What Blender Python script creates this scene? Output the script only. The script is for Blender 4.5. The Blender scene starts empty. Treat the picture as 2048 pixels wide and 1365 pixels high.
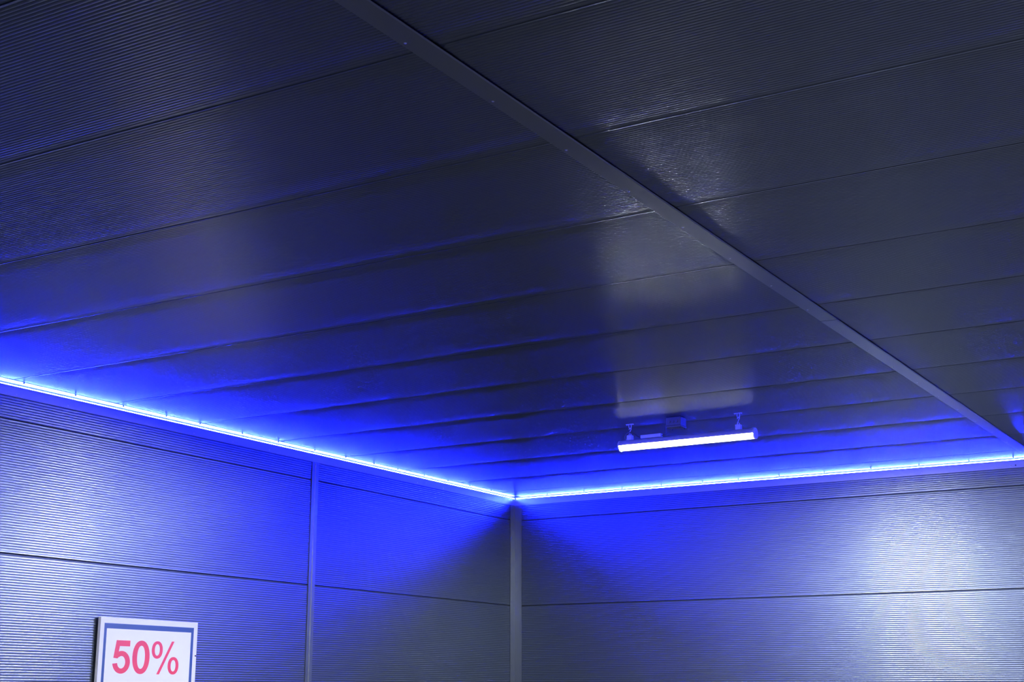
import bpy, math
from mathutils import Vector, Matrix

# ----------------------------------------------------------------- camera, world, exposure
SC = bpy.context.scene
COL = SC.collection
ZO = 1.6                                   # height of the lens above the floor
YAW, PITCH, ROLL = -0.53902, 0.24399, 0.00133
CAM = Vector((8.6979, -14.6118, ZO))

cam_data = bpy.data.cameras.new('camera')
cam_data.sensor_width = 36.0
cam_data.lens = 36.0 * 2851.68 / 2048.0
cam_data.clip_end = 200
cam = bpy.data.objects.new('camera', cam_data)
COL.objects.link(cam)
_f = Vector((math.sin(YAW) * math.cos(PITCH), math.cos(YAW) * math.cos(PITCH), math.sin(PITCH)))
_r = Vector((math.cos(YAW), -math.sin(YAW), 0))
_u = _r.cross(_f)
_r2 = math.cos(ROLL) * _r + math.sin(ROLL) * _u
_u2 = -math.sin(ROLL) * _r + math.cos(ROLL) * _u
cam.matrix_world = Matrix((( _r2.x, _u2.x, -_f.x, CAM.x), (_r2.y, _u2.y, -_f.y, CAM.y),
                           (_r2.z, _u2.z, -_f.z, CAM.z), (0, 0, 0, 1)))
SC.camera = cam

world = bpy.data.worlds.new('night')
SC.world = world
world.use_nodes = True
world.node_tree.nodes['Background'].inputs[0].default_value = (0.55, 0.62, 1.0, 1)
world.node_tree.nodes['Background'].inputs[1].default_value = 0.01

SC.view_settings.view_transform = 'Standard'
SC.view_settings.look = 'None'
SC.view_settings.exposure = 0.0
SC.view_settings.gamma = 1.0
SC.view_settings.use_curve_mapping = False
SC.cycles.max_bounces = 4
SC.cycles.diffuse_bounces = 2
SC.cycles.glossy_bounces = 3
SC.cycles.transparent_max_bounces = 6
SC.cycles.adaptive_threshold = 0.03
SC.cycles.sample_clamp_indirect = 20.0

LAMP_L = 6600.0                             # radiance of the light rod inside each tube
COVER_L = 2.0                              # light scattered by its frosted cover
LAMP_RGB = (0.86, 0.90, 1.0)
BLUE_L = 3000.0                             # radiance of the blue light line
BLUE_RGB = (0.0055, 0.0115, 1.0)

# ----------------------------------------------------------------- materials
def mat(name, col, rough=0.5, metal=0.0, emis=None, strength=0.0, var=0.0, vscale=3.0, rvar=0.0, spec=0.5, coat=0.0):
    m = bpy.data.materials.new(name)
    m.use_nodes = True
    nt = m.node_tree
    b = nt.nodes['Principled BSDF']
    b.inputs['Base Color'].default_value = (*col, 1)
    b.inputs['Roughness'].default_value = rough
    b.inputs['Metallic'].default_value = metal
    b.inputs['Specular IOR Level'].default_value = spec
    b.inputs['Coat Weight'].default_value = coat
    b.inputs['Coat Roughness'].default_value = 0.19
    if emis:
        b.inputs['Emission Color'].default_value = (*emis, 1)
        b.inputs['Emission Strength'].default_value = strength
    if var or rvar:
        tc = nt.nodes.new('ShaderNodeTexCoord')
        n = nt.nodes.new('ShaderNodeTexNoise')
        n.inputs['Scale'].default_value = vscale
        n.inputs['Detail'].default_value = 5
        nt.links.new(tc.outputs['Object'], n.inputs['Vector'])
        if var:
            mx = nt.nodes.new('ShaderNodeMix'); mx.data_type = 'RGBA'
            mx.inputs[6].default_value = (*[c * (1 - var) for c in col], 1)
            mx.inputs[7].default_value = (*[min(1, c * (1 + var)) for c in col], 1)
            nt.links.new(n.outputs['Fac'], mx.inputs[0])
            nt.links.new(mx.outputs[2], b.inputs['Base Color'])
        if rvar:
            mr = nt.nodes.new('ShaderNodeMapRange')
            mr.inputs['To Min'].default_value = rough - rvar
            mr.inputs['To Max'].default_value = rough + rvar
            nt.links.new(n.outputs['Fac'], mr.inputs['Value'])
            nt.links.new(mr.outputs[0], b.inputs['Roughness'])
    return m

M_PANEL = mat('silver_coated_steel', (0.108, 0.131, 0.172), 0.42, 0.88, var=0.04, vscale=2.0, rvar=0.03, coat=0.50)
M_TRIM = mat('silver_folded_steel', (0.17, 0.19, 0.23), 0.36, 0.8, coat=0.5, var=0.04, vscale=4.0)
M_WHITE_TRIM = mat('pale_folded_steel', (0.36, 0.38, 0.42), 0.40, 0.45, var=0.03, vscale=4.0)
M_CORE = mat('black_joint_seal', (0.012, 0.012, 0.014), 0.8)
M_FLOOR = mat('dark_asphalt', (0.040, 0.040, 0.042), 0.8, var=0.25, vscale=0.8, spec=0.2)
M_RIVET = mat('bright_rivet', (0.75, 0.76, 0.78), 0.3, 0.8)
M_SCREW = mat('dark_screw', (0.06, 0.06, 0.07), 0.5, 0.3)
M_BLUE = mat('blue_light_line', (0.2, 0.2, 0.3), 0.5, emis=BLUE_RGB, strength=BLUE_L)
M_ALU = mat('aluminium_channel', (0.6, 0.6, 0.62), 0.4, 0.8)
M_LAMP = mat('lit_rod', (0.8, 0.8, 0.8), 0.5, emis=LAMP_RGB, strength=LAMP_L)
M_COVER = mat('frosted_cover', (0.08, 0.08, 0.08), 0.4, emis=LAMP_RGB, strength=COVER_L)
_nt = M_COVER.node_tree
_tr = _nt.nodes.new('ShaderNodeBsdfTransparent'); _mx = _nt.nodes.new('ShaderNodeMixShader')
_mx.inputs[0].default_value = 0.45
_ge = _nt.nodes.new('ShaderNodeNewGeometry'); _sx = _nt.nodes.new('ShaderNodeSeparateXYZ')   # the scatter is strongest straight under the rod
_nt.links.new(_ge.outputs['True Normal'], _sx.inputs[0])
_pw = _nt.nodes.new('ShaderNodeMath'); _pw.operation = 'MULTIPLY'
_nt.links.new(_sx.outputs['Z'], _pw.inputs[0]); _nt.links.new(_sx.outputs['Z'], _pw.inputs[1])
_p3 = _nt.nodes.new('ShaderNodeMath'); _p3.operation = 'POWER'; _p3.inputs[1].default_value = 3.0
_nt.links.new(_pw.outputs[0], _p3.inputs[0])
_ml = _nt.nodes.new('ShaderNodeMath'); _ml.operation = 'MULTIPLY_ADD'
_ml.inputs[1].default_value = COVER_L; _ml.inputs[2].default_value = 0.08
_nt.links.new(_p3.outputs[0], _ml.inputs[0])
_nt.links.new(_ml.outputs[0], _nt.nodes['Principled BSDF'].inputs['Emission Strength'])
_nt.links.new(_tr.outputs[0], _mx.inputs[1]); _nt.links.new(_nt.nodes['Principled BSDF'].outputs[0], _mx.inputs[2])
_nt.links.new(_mx.outputs[0], _nt.nodes['Material Output'].inputs['Surface'])
M_HOUSING = mat('grey_lamp_housing', (0.55, 0.56, 0.57), 0.45)
M_PLASTIC = mat('white_plastic', (0.80, 0.80, 0.80), 0.4)
M_ZINC = mat('zinc_hook', (0.80, 0.81, 0.83), 0.35, 0.4)
M_BOX = mat('grey_box_plastic', (0.16, 0.17, 0.18), 0.5)
M_CABLE = mat('grey_cable', (0.10, 0.10, 0.11), 0.55)
M_SIGN = mat('white_sign_sheet', (0.92, 0.91, 0.84), 0.35, var=0.02, vscale=3)
M_SIGN_EDGE = mat('white_sign_edge', (0.84, 0.84, 0.84), 0.4)
M_INK_BLUE = mat('blue_print', (0.035, 0.095, 0.27), 0.4)
M_INK_PINK = mat('pink_red_print', (0.95, 0.070, 0.105), 0.4)

# ----------------------------------------------------------------- mesh helpers
def link(name, me, m, parent=None, mw=None):
    o = bpy.data.objects.new(name, me)
    COL.objects.link(o)
    if m and not me.materials:
        me.materials.append(m)
    if parent:
        o.parent = parent
    if mw is not None:
        o.matrix_local = mw
    return o

def mesh(name, verts, faces, smooth=False):
    me = bpy.data.meshes.new(name)
    me.from_pydata([tuple(v) for v in verts], [], faces)
    if smooth:
        me.polygons.foreach_set('use_smooth', [True] * len(me.polygons))
    me.update()
    return me

def tag(o, label=None, cat=None, group=None, kind=None):
    if label: o['label'] = label
    if cat: o['category'] = cat
    if group: o['group'] = group
    if kind: o['kind'] = kind
    return o

def empty(name, loc):
    o = bpy.data.objects.new(name, None)
    o.location = loc
    o.empty_display_size = 0.1
    COL.objects.link(o)
    return o

class MB:
    def __init__(s): s.v = []; s.f = []; s.sm = []
    def box(s, x0, x1, y0, y1, z0, z1, bev=0.0):
        if bev <= 0:
            n = len(s.v)
            s.v += [(x, y, z) for z in (z0, z1) for y in (y0, y1) for x in (x0, x1)]
            fs = [(0, 2, 3, 1), (4, 5, 7, 6), (0, 1, 5, 4), (2, 6, 7, 3), (0, 4, 6, 2), (1, 3, 7, 5)]
            s.f += [tuple(n + i for i in f) for f in fs]; s.sm += [False] * 6
            return s
        import bmesh
        bm = bmesh.new()
        bmesh.ops.create_cube(bm, size=1.0)
        for v in bm.verts:
            v.co = Vector(((x0 + x1) / 2 + v.co.x * (x1 - x0), (y0 + y1) / 2 + v.co.y * (y1 - y0), (z0 + z1) / 2 + v.co.z * (z1 - z0)))
        bmesh.ops.bevel(bm, geom=bm.edges[:], offset=bev, segments=2, affect='EDGES', profile=0.5)
        n = len(s.v); bm.verts.index_update()
        s.v += [tuple(v.co) for v in bm.verts]
        for f in bm.faces:
            s.f.append(tuple(n + v.index for v in f.verts)); s.sm.append(False)
        bm.free()
        return s
    def tube(s, pts, r, seg=8, cap=True):
        pts = [Vector(p) for p in pts]
        n0 = len(s.v); ref = None
        for i, p in enumerate(pts):
            a = pts[max(i - 1, 0)]; b = pts[min(i + 1, len(pts) - 1)]
            t = (b - a).normalized()
            if ref is None:
                ref = t.orthogonal().normalized()
            ref = (ref - t * ref.dot(t)).normalized()
            w = t.cross(ref)
            for k in range(seg):
                an = 2 * math.pi * k / seg
                s.v.append(tuple(p + r * (math.cos(an) * ref + math.sin(an) * w)))
        for i in range(len(pts) - 1):
            for k in range(seg):
                a = n0 + i * seg + k; b = n0 + i * seg + (k + 1) % seg
                s.f.append((a, b, b + seg, a + seg)); s.sm.append(True)
        if cap:
            s.f.append(tuple(n0 + k for k in reversed(range(seg)))); s.sm.append(False)
            e = n0 + (len(pts) - 1) * seg
            s.f.append(tuple(e + k for k in range(seg))); s.sm.append(False)
        return s
    def extrude(s, prof, axis, a0, a1, closed=True, smooth=False, nseg=1):
        """profile [(p, q)] swept along axis 'x' (p=y, q=z), 'y' (p=x, q=z) or 'z' (p=x, q=y)"""
        n0 = len(s.v); m = len(prof)
        for k in range(nseg + 1):
            a = a0 + (a1 - a0) * k / nseg
            for p, q in prof:
                s.v.append((a, p, q) if axis == 'x' else (p, a, q) if axis == 'y' else (p, q, a))
        rng = m if closed else m - 1
        for k in range(nseg):
            for i in range(rng):
                j = (i + 1) % m
                s.f.append((n0 + k * m + i, n0 + k * m + j, n0 + (k + 1) * m + j, n0 + (k + 1) * m + i)); s.sm.append(smooth)
        if closed:
            s.f.append(tuple(n0 + i for i in range(m))); s.sm.append(False)
            s.f.append(tuple(n0 + nseg * m + i for i in reversed(range(m)))); s.sm.append(False)
        return s
    def build(s, name, m, parent=None):
        import bmesh
        me = bpy.data.meshes.new(name)
        me.from_pydata(s.v, [], s.f)
        me.polygons.foreach_set('use_smooth', s.sm)
        bm = bmesh.new(); bm.from_mesh(me)
        bmesh.ops.recalc_face_normals(bm, faces=bm.faces[:])
        bm.to_mesh(me); bm.free()
        me.update()
        return link(name, me, m, parent)

def sheet(path, t):
    """closed outline of a folded sheet of thickness t along a 2D path"""
    L, R = [], []
    P = [Vector((a, b)) for a, b in path]
    for i, p in enumerate(P):
        d1 = (P[i] - P[i - 1]).normalized() if i > 0 else None
        d2 = (P[i + 1] - P[i]).normalized() if i < len(P) - 1 else None
        d1 = d1 or d2; d2 = d2 or d1
        n1 = Vector((-d1.y, d1.x)); n2 = Vector((-d2.y, d2.x))
        n = (n1 + n2); n = n / max(0.3, (1 + n1.dot(n2)))
        L.append(tuple(p)); R.append(tuple(p + n * t))
    return L + R[::-1]

# ----------------------------------------------------------------- room measurements
ZC = ZO + 2.3031                             # ceiling face
W = 1.03113                                  # cover width of a ceiling panel
SEAMS = [0.0, -0.46] + [-0.328 - i * W for i in range(1, 19)]
XB = 5.957                                   # middle of the ceiling cover strip
XR = 16.4                                    # how far ceiling and back wall run
YF = SEAMS[-1]
ZJ = [ZC, ZO + 2.0243, ZO + 1.0243, ZO + 0.0243, ZO - 0.9757, 0.0]

def rib_profile():
    """one rib over its pitch (0..1): a shallow crown and a narrow groove, heights for a 20 mm pitch"""
    ts = [0.0, 0.1167, 0.2333, 0.35, 0.4667, 0.5833, 0.70, 0.76, 0.81, 0.85, 0.89, 0.94, 1.0]
    def slope(t):
        if t < 0.70: return math.tan(math.radians(CROWN)) * (1 - 2 * t / 0.70)
        k = (t - 0.85) / 0.15
        return math.tan(math.radians(GROOVE)) * k if abs(k) < 0.6 else math.copysign(math.tan(math.radians(GROOVE)) * 0.6 + (math.tan(math.radians(CROWN)) - math.tan(math.radians(GROOVE)) * 0.6) * (abs(k) - 0.6) / 0.4, k)
    out = []; z = 0.0; n = 400; last = 0.0; i = 0
    for j in range(n + 1):
        t = j / n
        if j: z += slope(t - 0.5 / n) * 0.02 / n
        while i < len(ts) and t >= ts[i] - 1e-9:
            out.append((ts[i], z)); i += 1
    return out
CROWN, GROOVE = 8.0, 34.0
RIB = rib_profile()

def rib_panel_mesh(name, length, width, pitch=0.02, gap=0.005, lift=0.0016, lift_w=0.16, seg=8):
    """micro-ribbed sheet: X along the ribs, Y across, Z towards the room; folded edges at the joints"""
    w = width - gap
    n = max(2, round((w - 0.024) / pitch)); p = (w - 0.024) / n
    pr = [(0.0, -0.022), (0.0, -0.004), (0.002, -0.0008)]
    def edge(d):
        k = max(0.0, 1 - d / lift_w)
        return -lift * k * k
    def z(t):
        return edge(min(t, w - t))
    pr.append((0.006, z(0.006)))
    for i in range(n):
        for a, h in RIB[:-1]:
            t = 0.012 + p * (i + a)
            pr.append((t, z(t) + h - 0.0006))
    pr.append((w - 0.012, z(0.012) - 0.0006))
    pr.append((w - 0.006, z(0.006)))
    pr += [(w - 0.002, -0.0008), (w, -0.004), (w, -0.022)]
    k = len(pr)
    v = [(0.0, t + gap / 2, q) for t, q in pr] + [(length, t + gap / 2, q) for t, q in pr]
    f = [(i, k + i, k + i + 1, i + 1) for i in range(k - 1)]
    me = mesh(name, v, f)
    me.polygons.foreach_set('use_smooth', [2 < i < k - 4 for i in range(k - 1)])
    me.materials.append(M_PANEL)
    me.update()
    return me

_cache = {}
def panel(name, length, width, origin, xdir, ydir, parent):
    key = (round(length, 3), round(width, 3))
    if key not in _cache:
        _cache[key] = rib_panel_mesh(name, length, width)
    X = Vector(xdir); Y = Vector(ydir); Z = X.cross(Y)
    mw = Matrix(((X.x, Y.x, Z.x, origin[0]), (X.y, Y.y, Z.y, origin[1]), (X.z, Y.z, Z.z, origin[2]), (0, 0, 0, 1)))
    return link(name, _cache[key], None, parent, mw)

# ----------------------------------------------------------------- floor, ceiling, walls
o = MB().box(-0.12, 20.0, YF - 4.0, 0.12, -0.1, 0.0).build('floor', M_FLOOR)
tag(o, 'dark floor of the wash hall', 'floor', kind='structure')

ceiling = MB().box(-0.12, XR, YF, 0.12, ZC + 0.018, ZC + 0.12).build('ceiling', M_CORE)
tag(ceiling, 'dark ribbed metal panel ceiling', 'ceiling', kind='structure')
for i in range(len(SEAMS) - 1):
    y1, y0 = SEAMS[i], SEAMS[i + 1]
    for x0, x1 in ((0.0, XB - 0.012), (XB + 0.012, XR)):
        # X = +x, Y = +y gives Z = +z; the face must look down, so run Y backwards
        panel('ceiling_panel', x1 - x0, y1 - y0, (x0, y1, ZC), (1, 0, 0), (0, -1, 0), ceiling)

YM = -3.794                                  # cover strip of the left wall
wall_l = MB().box(-0.12, -0.018, YF, 0.12, 0.0, ZC + 0.018).build('wall_left', M_CORE)
tag(wall_l, 'silver ribbed metal panel wall with the discount board', 'wall', kind='structure')
for za, zb in zip(ZJ[:-1], ZJ[1:]):
    for ya, yb in ((0.0, YM + 0.01), (YM - 0.01, YM - 6.0 + 0.01), (YM - 6.01, YM - 12.0), (YM - 12.01, YF)):
        # face towards +x: X = -y? choose X = (0,1,0), Y = (0,0,1) -> Z = (1,0,0)
        panel('wall_panel', ya - yb, za - zb, (0.0, yb, zb), (0, 1, 0), (0, 0, 1), wall_l)

wall_b = MB().box(0.0, XR, 0.018, 0.12, 0.0, ZC + 0.018).build('wall_back', M_CORE)
tag(wall_b, 'silver ribbed metal panel wall behind the hanging tube lamp', 'wall', kind='structure')
XM = 6.06
for za, zb in zip(ZJ[:-1], ZJ[1:]):
    for xa, xb in ((0.0, XM - 0.01), (XM + 0.01, XR)):
        panel('wall_panel', xb - xa, za - zb, (xa, 0.0, zb), (1, 0, 0), (0, 0, 1), wall_b)

# ----------------------------------------------------------------- folded trims
def dome(r, h, seg=8):
    v = [(0, 0, h)]
    for a, rr, hh in ((0, .75 * r, .75 * h), (0, r, 0.0)):
        v += [(rr * math.cos(2 * math.pi * k / seg), rr * math.sin(2 * math.pi * k / seg), hh) for k in range(seg)]
    f = [(0, 1 + k, 1 + (k + 1) % seg) for k in range(seg)]
    f += [(1 + k, 1 + seg + k, 1 + seg + (k + 1) % seg, 1 + (k + 1) % seg) for k in range(seg)]
    return mesh('dome', v, f, True)
ME_RIVET = dome(0.0065, 0.004); ME_RIVET.materials.append(M_RIVET)
ME_RIVET_DULL = dome(0.0055, 0.003); ME_RIVET_DULL.materials.append(M_TRIM)
ME_SCREW = dome(0.0065, 0.012); ME_SCREW.materials.append(M_SCREW)
ROT_OUT = {'+x': Matrix.Rotation(math.pi / 2, 4, 'Y'), '-y': Matrix.Rotation(math.pi / 2, 4, 'X'), '-z': Matrix.Rotation(math.pi, 4, 'X')}
def fix(name, me, loc, face, parent):
    return link(name, me, None, parent, Matrix.Translation(loc) @ ROT_OUT[face])

FL = 0.100
ZF = ZC - 0.003                              # underside plane of the flashing
# left cove flashing: leg on the ceiling and leg on the wall
prof = sheet([(FL, ZF + 0.0016), (0.003, ZF + 0.0016), (0.003, ZF - 0.0975)][::-1], 0.0016)
t1 = MB().extrude(prof, 'y', -0.002, YF).build('trim_1', M_WHITE_TRIM)
tag(t1, 'folded metal cove flashing where the left wall meets the ceiling', 'trim', kind='structure')
prof = sheet([(-FL, ZF + 0.0016), (-0.003, ZF + 0.0016), (-0.003, ZF - 0.0975)], 0.0016)
t2 = MB().extrude(prof, 'x', 0.002, XR).build('trim_2', M_WHITE_TRIM)
tag(t2, 'folded metal cove flashing where the back wall meets the ceiling', 'trim', kind='structure')
yl = [-1.55, -2.055, -2.569, -2.988, -3.468, -3.977, -4.484, -4.984, -5.491, -5.923, -6.407, -6.915, -7.42, -7.92]
for y in yl:
    fix('rivet', ME_RIVET, (0.0046, y, ZO + 2.224), '+x', t1)
for y in [-0.70, -1.15, -1.60, -2.06, -2.55, -2.97, -3.44, -3.93, -4.47, -4.97, -5.52, -5.93, -6.42, -6.93, -7.44, -7.94]:
    fix('screw', ME_SCREW, (FL - 0.003, y, ZF), '-z', t1)
for x in (2.893, 4.861, 5.74):
    fix('rivet', ME_RIVET, (x, -0.0046, ZO + 2.227), '-y', t2)
for x in (0.50, 0.99, 1.48, 1.97, 2.47, 2.89, 3.36, 3.86, 4.36, 4.86, 5.36, 5.79, 6.3):
    fix('screw', ME_SCREW, (x, -FL + 0.003, ZF), '-z', t2)
fix('screw', ME_SCREW, (5.787, -0.0046, ZO + 2.2285), '-y', t2)

# inside corner angle
prof = sheet([(0.003, -0.108), (0.003, -0.003), (0.098, -0.003)][::-1], 0.0016)
t3 = MB().extrude(prof, 'z', 0.0, ZF - 0.098).build('trim_3', M_TRIM)
tag(t3, 'vertical folded metal angle in the corner of the two walls', 'trim', kind='structure')
for k, z in enumerate((0.55, 0.95, 1.35, 1.62, 1.94, 2.30, 2.67, 3.02, 3.36)):
    fix('rivet', ME_RIVET_DULL, (0.0046, -0.085, z), '+x', t3)
    fix('rivet', ME_RIVET_DULL, (0.080, -0.0046, z + 0.005), '-y', t3)

# top-hat cover strips on the walls
def hat_y(yc, name, label):
    pr = sheet([(0.002, yc - 0.0485), (0.006, yc - 0.047), (0.006, yc - 0.008), (0.012, yc - 0.004), (0.012, yc + 0.018), (0.006, yc + 0.022), (0.006, yc + 0.046), (0.002, yc + 0.0475)], -0.0016)
    t = MB().extrude(pr, 'z', 0.0, ZF - 0.0985).build(name, M_TRIM)
    return tag(t, label, 'trim', kind='structure')
hat_y(YM, 'trim_4', 'vertical top-hat cover strip on the left wall')
hat_y(YM - 6.0, 'trim_5', 'vertical top-hat cover strip on the left wall nearer the entrance')
pr = sheet([(XM - 0.05, -0.003), (XM - 0.02, -0.003), (XM - 0.016, -0.022), (XM + 0.016, -0.022), (XM + 0.02, -0.003), (XM + 0.05, -0.003)], 0.0016)
t6 = MB().extrude(pr, 'z', 0.0, ZF - 0.0985).build('trim_6', M_TRIM)
tag(t6, 'vertical top-hat cover strip on the back wall', 'trim', kind='structure')

# long cover strip across the ceiling, three overlapping lengths
t7 = empty('trim_7', (XB, 0, ZC))
tag(t7, 'long folded cover strip running across the ceiling panels', 'trim', kind='structure')
cuts = [-0.102, -3.125, -6.149, -9.22, -12.25, -15.3, YF]
for k in range(len(cuts) - 1):
    d = 0.0018 * (k % 2)
    a = -0.0025 - d
    prof = sheet([(-0.0515, a), (-0.050, a - 0.0032), (-0.016, a - 0.0032), (-0.014, a - 0.0050), (0.048, a - 0.0050), (0.053, a - 0.001)], -0.0014)
    p_ = MB().extrude(prof, 'y', cuts[k] + (0.03 if k else 0), cuts[k + 1]).build('cover_sheet', M_TRIM, t7)
    for j in range(5):
        yy = cuts[k] + (cuts[k + 1] - cuts[k]) * (j + 0.5) / 5
        fix('rivet', ME_RIVET, (-0.030, yy, a - 0.0033), '-z', p_)

# ----------------------------------------------------------------- blue light lines
def led_line(name, axis, a0, a1, label):
    e = empty(name, (0, 0, 0))
    tag(e, label, 'light line', 'blue light lines along the ceiling edge')
    sgn = 1 if axis == 'y' else -1
    z1 = ZF - 0.010
    ch = [(0.0046, z1), (0.0066, z1), (0.0066, z1 - 0.0100), (0.0165, z1 - 0.0105), (0.0165, z1 - 0.0125), (0.0046, z1 - 0.0125)]
    MB().extrude([(sgn * p, q) for p, q in ch], axis, a0, a1).build('channel', M_ALU, e)
    em = [(0.0068, z1 - 0.0015), (0.0162, z1 - 0.0096), (0.0068, z1 - 0.0098)]
    n = max(1, int(abs(a1 - a0) / 0.3))
    MB().extrude([(sgn * p, q) for p, q in em], axis, a0, a1, nseg=n).build('diffuser', M_BLUE, e)
    return e
led_line('led_light_line', 'y', -0.03, YF + 0.3, 'glowing blue light line along the top of the left wall')
led_line('led_light_line', 'x', 0.03, XR - 0.3, 'glowing blue light line along the top of the back wall')

# ----------------------------------------------------------------- hanging tube lamp
def arc(cx, cz, r, a0, a1, n):
    return [(cx + r * math.cos(math.radians(a0 + (a1 - a0) * i / n)), cz + r * math.sin(math.radians(a0 + (a1 - a0) * i / n))) for i in range(n + 1)]

LX0, LX1, LY, LZ, LR = 3.197, 4.455, -3.58, ZO + 2.113, 0.046
def make_lamp():
    """built with its origin under the left hook on the ceiling (x=3.296, y=LY, z=ZC)"""
    ox, oy, oz = 3.300, LY, ZC
    root = empty('tube_lamp', (ox, oy, oz))
    cz = LZ - oz
    xa, xb = LX0 - ox, LX1 - ox
    B = 8
    house = sheet(arc(0, cz, LR, B - 1, 181 - B, 20), 0.003)
    MB().extrude(house, 'x', xa + 0.012, xb - 0.012).build('housing', M_HOUSING, root)
    for s in (-1, 1):
        lip = [(s * (LR - 0.002), cz + 0.008), (s * (LR + 0.004), cz + 0.006), (s * (LR + 0.004), cz - 0.0030), (s * (LR - 0.002), cz - 0.0030)]
        MB().extrude(lip, 'x', xa + 0.012, xb - 0.012).build('side_rail', M_HOUSING, root)
    rod = MB().extrude(arc(0, cz + 0.007, 0.013, 180, 360, 12), 'x', xa + 0.03, xb - 0.03, nseg=5)
    rod.build('light_rod', M_LAMP, root)
    diff = arc(0, cz, LR - 0.003, 180, 360, 20)
    mb = MB().extrude(diff, 'x', xa + 0.012, xb - 0.012, closed=False, smooth=True)
    mb.build('diffuser', M_COVER, root)
    for x0, x1 in ((xa, xa + 0.012), (xb - 0.012, xb)):
        MB().extrude(arc(0, cz, LR + 0.001, 0, 354, 24), 'x', x0, x1).build('end_cap', M_PLASTIC, root)
    MB().box(0.108, 0.302, -0.024, 0.018, cz + LR + 0.001, cz + LR + 0.031, 0.003).build('driver_box', M_PLASTIC, root)
    for hx in (0.0, 1.006):
        c = MB().box(hx - 0.024, hx + 0.022, -0.022, 0.022, cz + LR - 0.002, cz + LR + 0.041, 0.003).build('clip', M_PLASTIC, root)
        pl = MB()
        pl.box(hx - 0.036, hx + 0.032, -0.012, 0.012, -0.006, -0.003)
        for s in (-0.030, 0.026):
            pl.tube([(hx + s, 0, -0.003), (hx + s, 0, -0.011)], 0.007, 8)
        ep = pl.build('ceiling_plate', M_ZINC, root)
        u = [(hx - 0.012, 0, -0.006), (hx - 0.012, 0, -0.028), (hx - 0.008, 0, -0.039), (hx, 0, -0.043), (hx + 0.008, 0, -0.039), (hx + 0.012, 0, -0.028), (hx + 0.012, 0, -0.006)]
        MB().tube(u, 0.0034, 6).build('eye_loop', M_ZINC, ep)
        zt = cz + LR + 0.041
        sh = []
        z0, z1 = -0.036, zt - 0.004
        zm = (z0 + z1) / 2
        for k in range(9):
            a = math.radians(200 - 235 * k / 8)
            sh.append((hx + 0.0095 * math.cos(a), 0.004 * math.sin(a), (z0 - 0.012) + 0.011 * math.sin(a)))
        for k in range(9):
            a = math.radians(150 + 230 * k / 8)
            sh.append((hx + 0.0095 * math.cos(a), -0.004, (z1 + 0.012) + 0.011 * math.sin(a)))
        MB().tube(sh, 0.0034, 6).build('hook', M_ZINC, root)
        MB().tube([(hx + 0.011 * math.cos(a), 0, zt + 0.004 + 0.011 * math.sin(a)) for a in [math.radians(-20 + 220 * k / 8) for k in range(9)]], 0.0024, 6).build('clip_loop', M_ZINC, c)
    # short lead from the driver over the clip into the end of the tube
    lead = [(0.108, 0, cz + LR + 0.012), (0.075, 0, cz + LR + 0.024), (0.045, -0.008, cz + LR + 0.048), (0.018, -0.027, cz + LR + 0.062),
            (-0.012, -0.030, cz + LR + 0.056), (-0.036, -0.026, cz + LR + 0.036), (-0.044, -0.015, cz + LR + 0.012), (-0.044, 0, cz + LR - 0.004)]
    MB().tube(lead, 0.0045, 8).build('lead', M_CABLE, root)
    MB().tube([(-0.044, 0, cz + LR - 0.004), (-0.044, 0, cz + LR + 0.012)], 0.008, 8).build('cable_gland', M_PLASTIC, root)
    return root

def copy_tree(o, parent=None):
    c = o.copy()
    COL.objects.link(c)
    c.parent = parent
    for ch in o.children:
        copy_tree(ch, c)
    return c

lamp = make_lamp()
tag(lamp, 'white glowing tube lamp hung on two hooks before the back wall', 'lamp', 'tube lamps of the hall')
for (dx, dy), lab in (((4.26, 0.0), 'unseen tube lamp added for light in the neighbouring bay beyond the ceiling cover strip'),
                      ((8.9, 0.0), 'unseen tube lamp added for light in the farthest bay beyond the ceiling cover strip'),
                      ((4.26, -9.9), 'unseen tube lamp added for light in the neighbouring bay near the entrance'),
                      ((0.0, -9.9), 'unseen tube lamp added for light in the same bay near the entrance')):
    c = copy_tree(lamp)  # out-of-view copies of the hung lamp, added for their light
    c.location = lamp.location + Vector((dx, dy, 0))
    c['label'] = lab

# ----------------------------------------------------------------- junction box and its cable
bx = empty('junction_box', (3.76, -3.63, ZC))
tag(bx, 'grey plastic junction box on the ceiling above the tube lamp', 'junction box')
MB().box(-0.068, 0.068, -0.058, 0.058, -0.074, -0.001, 0.006).build('body', M_BOX, bx)
lid = MB().box(-0.070, 0.070, -0.060, 0.060, -0.088, -0.0745, 0.004).build('lid', M_BOX, bx)
for sx in (-0.056, 0.056):
    for sy in (-0.046, 0.046):
        fix('screw', ME_SCREW, (sx, sy, -0.088), '-z', lid)
for sx in (-0.040, -0.005, 0.030):
    MB().tube([(sx, -0.0575, -0.04), (sx, -0.064, -0.04)], 0.013, 12).build('knockout', M_BOX, bx)
MB().tube([(-0.0675, 0.02, -0.045), (-0.085, 0.02, -0.045)], 0.011, 10).build('gland', M_BOX, bx)

cb = MB().tube([(3.676, -3.61, ZC - 0.045), (3.665, -3.608, ZC - 0.047), (3.655, -3.606, ZC - 0.060), (3.655, -3.602, ZC - 0.085), (3.652, -3.595, ZC - 0.112),
                (3.640, -3.588, ZC - 0.127), (3.618, -3.584, ZC - 0.130), (3.604, -3.583, ZC - 0.130)], 0.0045, 8).build('power_cable', M_CABLE)
tag(cb, 'short dark cable from the ceiling box to the tube lamp', 'cable')

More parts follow.
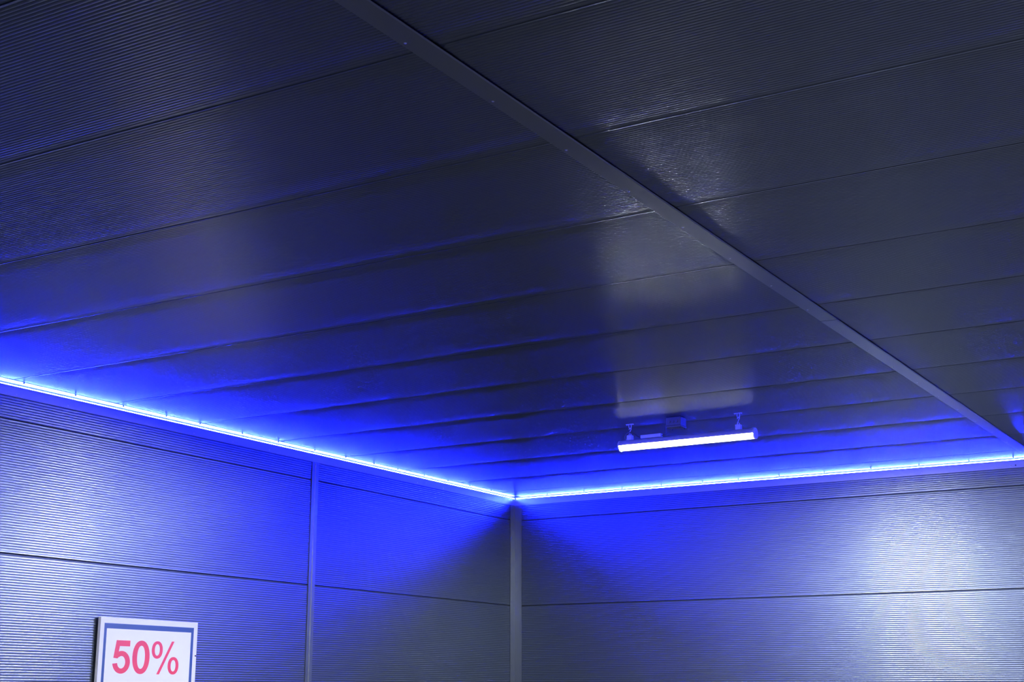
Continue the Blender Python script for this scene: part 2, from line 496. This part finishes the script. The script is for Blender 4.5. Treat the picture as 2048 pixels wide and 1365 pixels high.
# ----------------------------------------------------------------- discount board
SXF = 0.043
DY = 0.0135
Y0, Y1, ZT, ZB = -6.451, -5.354, ZO + 0.602, ZO - 1.0
sg = empty('price_board', (0.0, (Y0 + Y1) / 2, ZB))
sg.matrix_world = Matrix.Identity(4)
tag(sg, 'white board with blue border reading 50% on the ribbed wall', 'sign')
MB().box(SXF - 0.030, SXF, Y0, Y1, ZB, ZT, 0.002).build('board', M_SIGN_EDGE, sg)
for yy in (Y0 + 0.12, Y1 - 0.12):
    MB().box(0.0, SXF - 0.030, yy - 0.02, yy + 0.02, ZB + 0.1, ZT - 0.1).build('mounting_rail', M_SCREW, sg)
face = MB().box(SXF, SXF + 0.0006, Y0 + 0.068, Y1 - 0.077, ZB + 0.085, ZT - 0.087).build('face_sheet', M_SIGN, sg)
bd = MB()
ya, yb, za, zb = Y0 + 0.041, Y1 - 0.046, ZB + 0.045, ZT - 0.046
yi, yj, zi, zj = Y0 + 0.068, Y1 - 0.077, ZB + 0.085, ZT - 0.087
bd.box(SXF, SXF + 0.0006, ya, yi, za, zb); bd.box(SXF, SXF + 0.0006, yj, yb, za, zb)
bd.box(SXF, SXF + 0.0006, yi, yj, za, zi); bd.box(SXF, SXF + 0.0006, yi, yj, zj, zb)
bd.build('border', M_INK_BLUE, sg)

def ring(mb, cy, cz, ro, zo, ri, zi_, a0=0, a1=360, n=40, p=2.0):
    k0 = len(mb.v)
    X0, X1 = SXF + 0.0006, SXF + 0.0012
    def pt(a, r, z):
        c, s = math.cos(a), math.sin(a)
        e = 2 / p
        return cy + r * math.copysign(abs(c) ** e, c), cz + z * math.copysign(abs(s) ** e, s)
    for i in range(n + 1):
        a = math.radians(a0 + (a1 - a0) * i / n)
        for r, z in ((ro, zo), (ri, zi_)):
            y, zz = pt(a, r, z)
            mb.v += [(X0, y, zz), (X1, y, zz)]
    for i in range(n):
        a = k0 + i * 4; b = a + 4
        for q in ((a + 1, b + 1, b + 3, a + 3), (a, a + 1, b + 1, b), (a + 2, b + 2, b + 3, a + 3)):
            mb.f.append(q); mb.sm.append(False)
def poly(mb, pts):
    k0 = len(mb.v); n = len(pts)
    X0, X1 = SXF + 0.0006, SXF + 0.0014
    mb.v += [(X1, y + DY, z) for y, z in pts] + [(X0, y + DY, z) for y, z in pts]
    mb.f.append(tuple(k0 + i for i in range(n))); mb.sm.append(False)
    for i in range(n):
        j = (i + 1) % n
        mb.f.append((k0 + i, k0 + j, k0 + n + j, k0 + n + i)); mb.sm.append(False)
five = MB()
ring(five, DY - 6.2215, ZO + 0.2550, 0.0945, 0.0890, 0.0430, 0.0485, 128, -172, 36)
poly(five, [(-6.284, ZO + 0.4265), (-6.136, ZO + 0.4265), (-6.136, ZO + 0.381), (-6.246, ZO + 0.381), (-6.2575, ZO + 0.323), (-6.248, ZO + 0.300), (-6.2625, ZO + 0.284), (-6.3085, ZO + 0.288)])
five.build('digit', M_INK_PINK, sg)
zero = MB()
ring(zero, DY - 6.0085, ZO + 0.2985, 0.0955, 0.1325, 0.0435, 0.0915, p=2.15)
zero.build('digit', M_INK_PINK, sg)
pc = MB()
ring(pc, DY - 5.8300, ZO + 0.3615, 0.0625, 0.0705, 0.0285, 0.0460, p=2.15)
ring(pc, DY - 5.6385, ZO + 0.2380, 0.0630, 0.0710, 0.0285, 0.0460, p=2.15)
poly(pc, [(-5.826, ZO + 0.166), (-5.796, ZO + 0.166), (-5.637, ZO + 0.4345), (-5.667, ZO + 0.4345)])
pc.build('percent_sign', M_INK_PINK, sg)
fix('screw', ME_SCREW, (SXF, Y1 - 0.012, ZO + 0.325), '+x', sg)
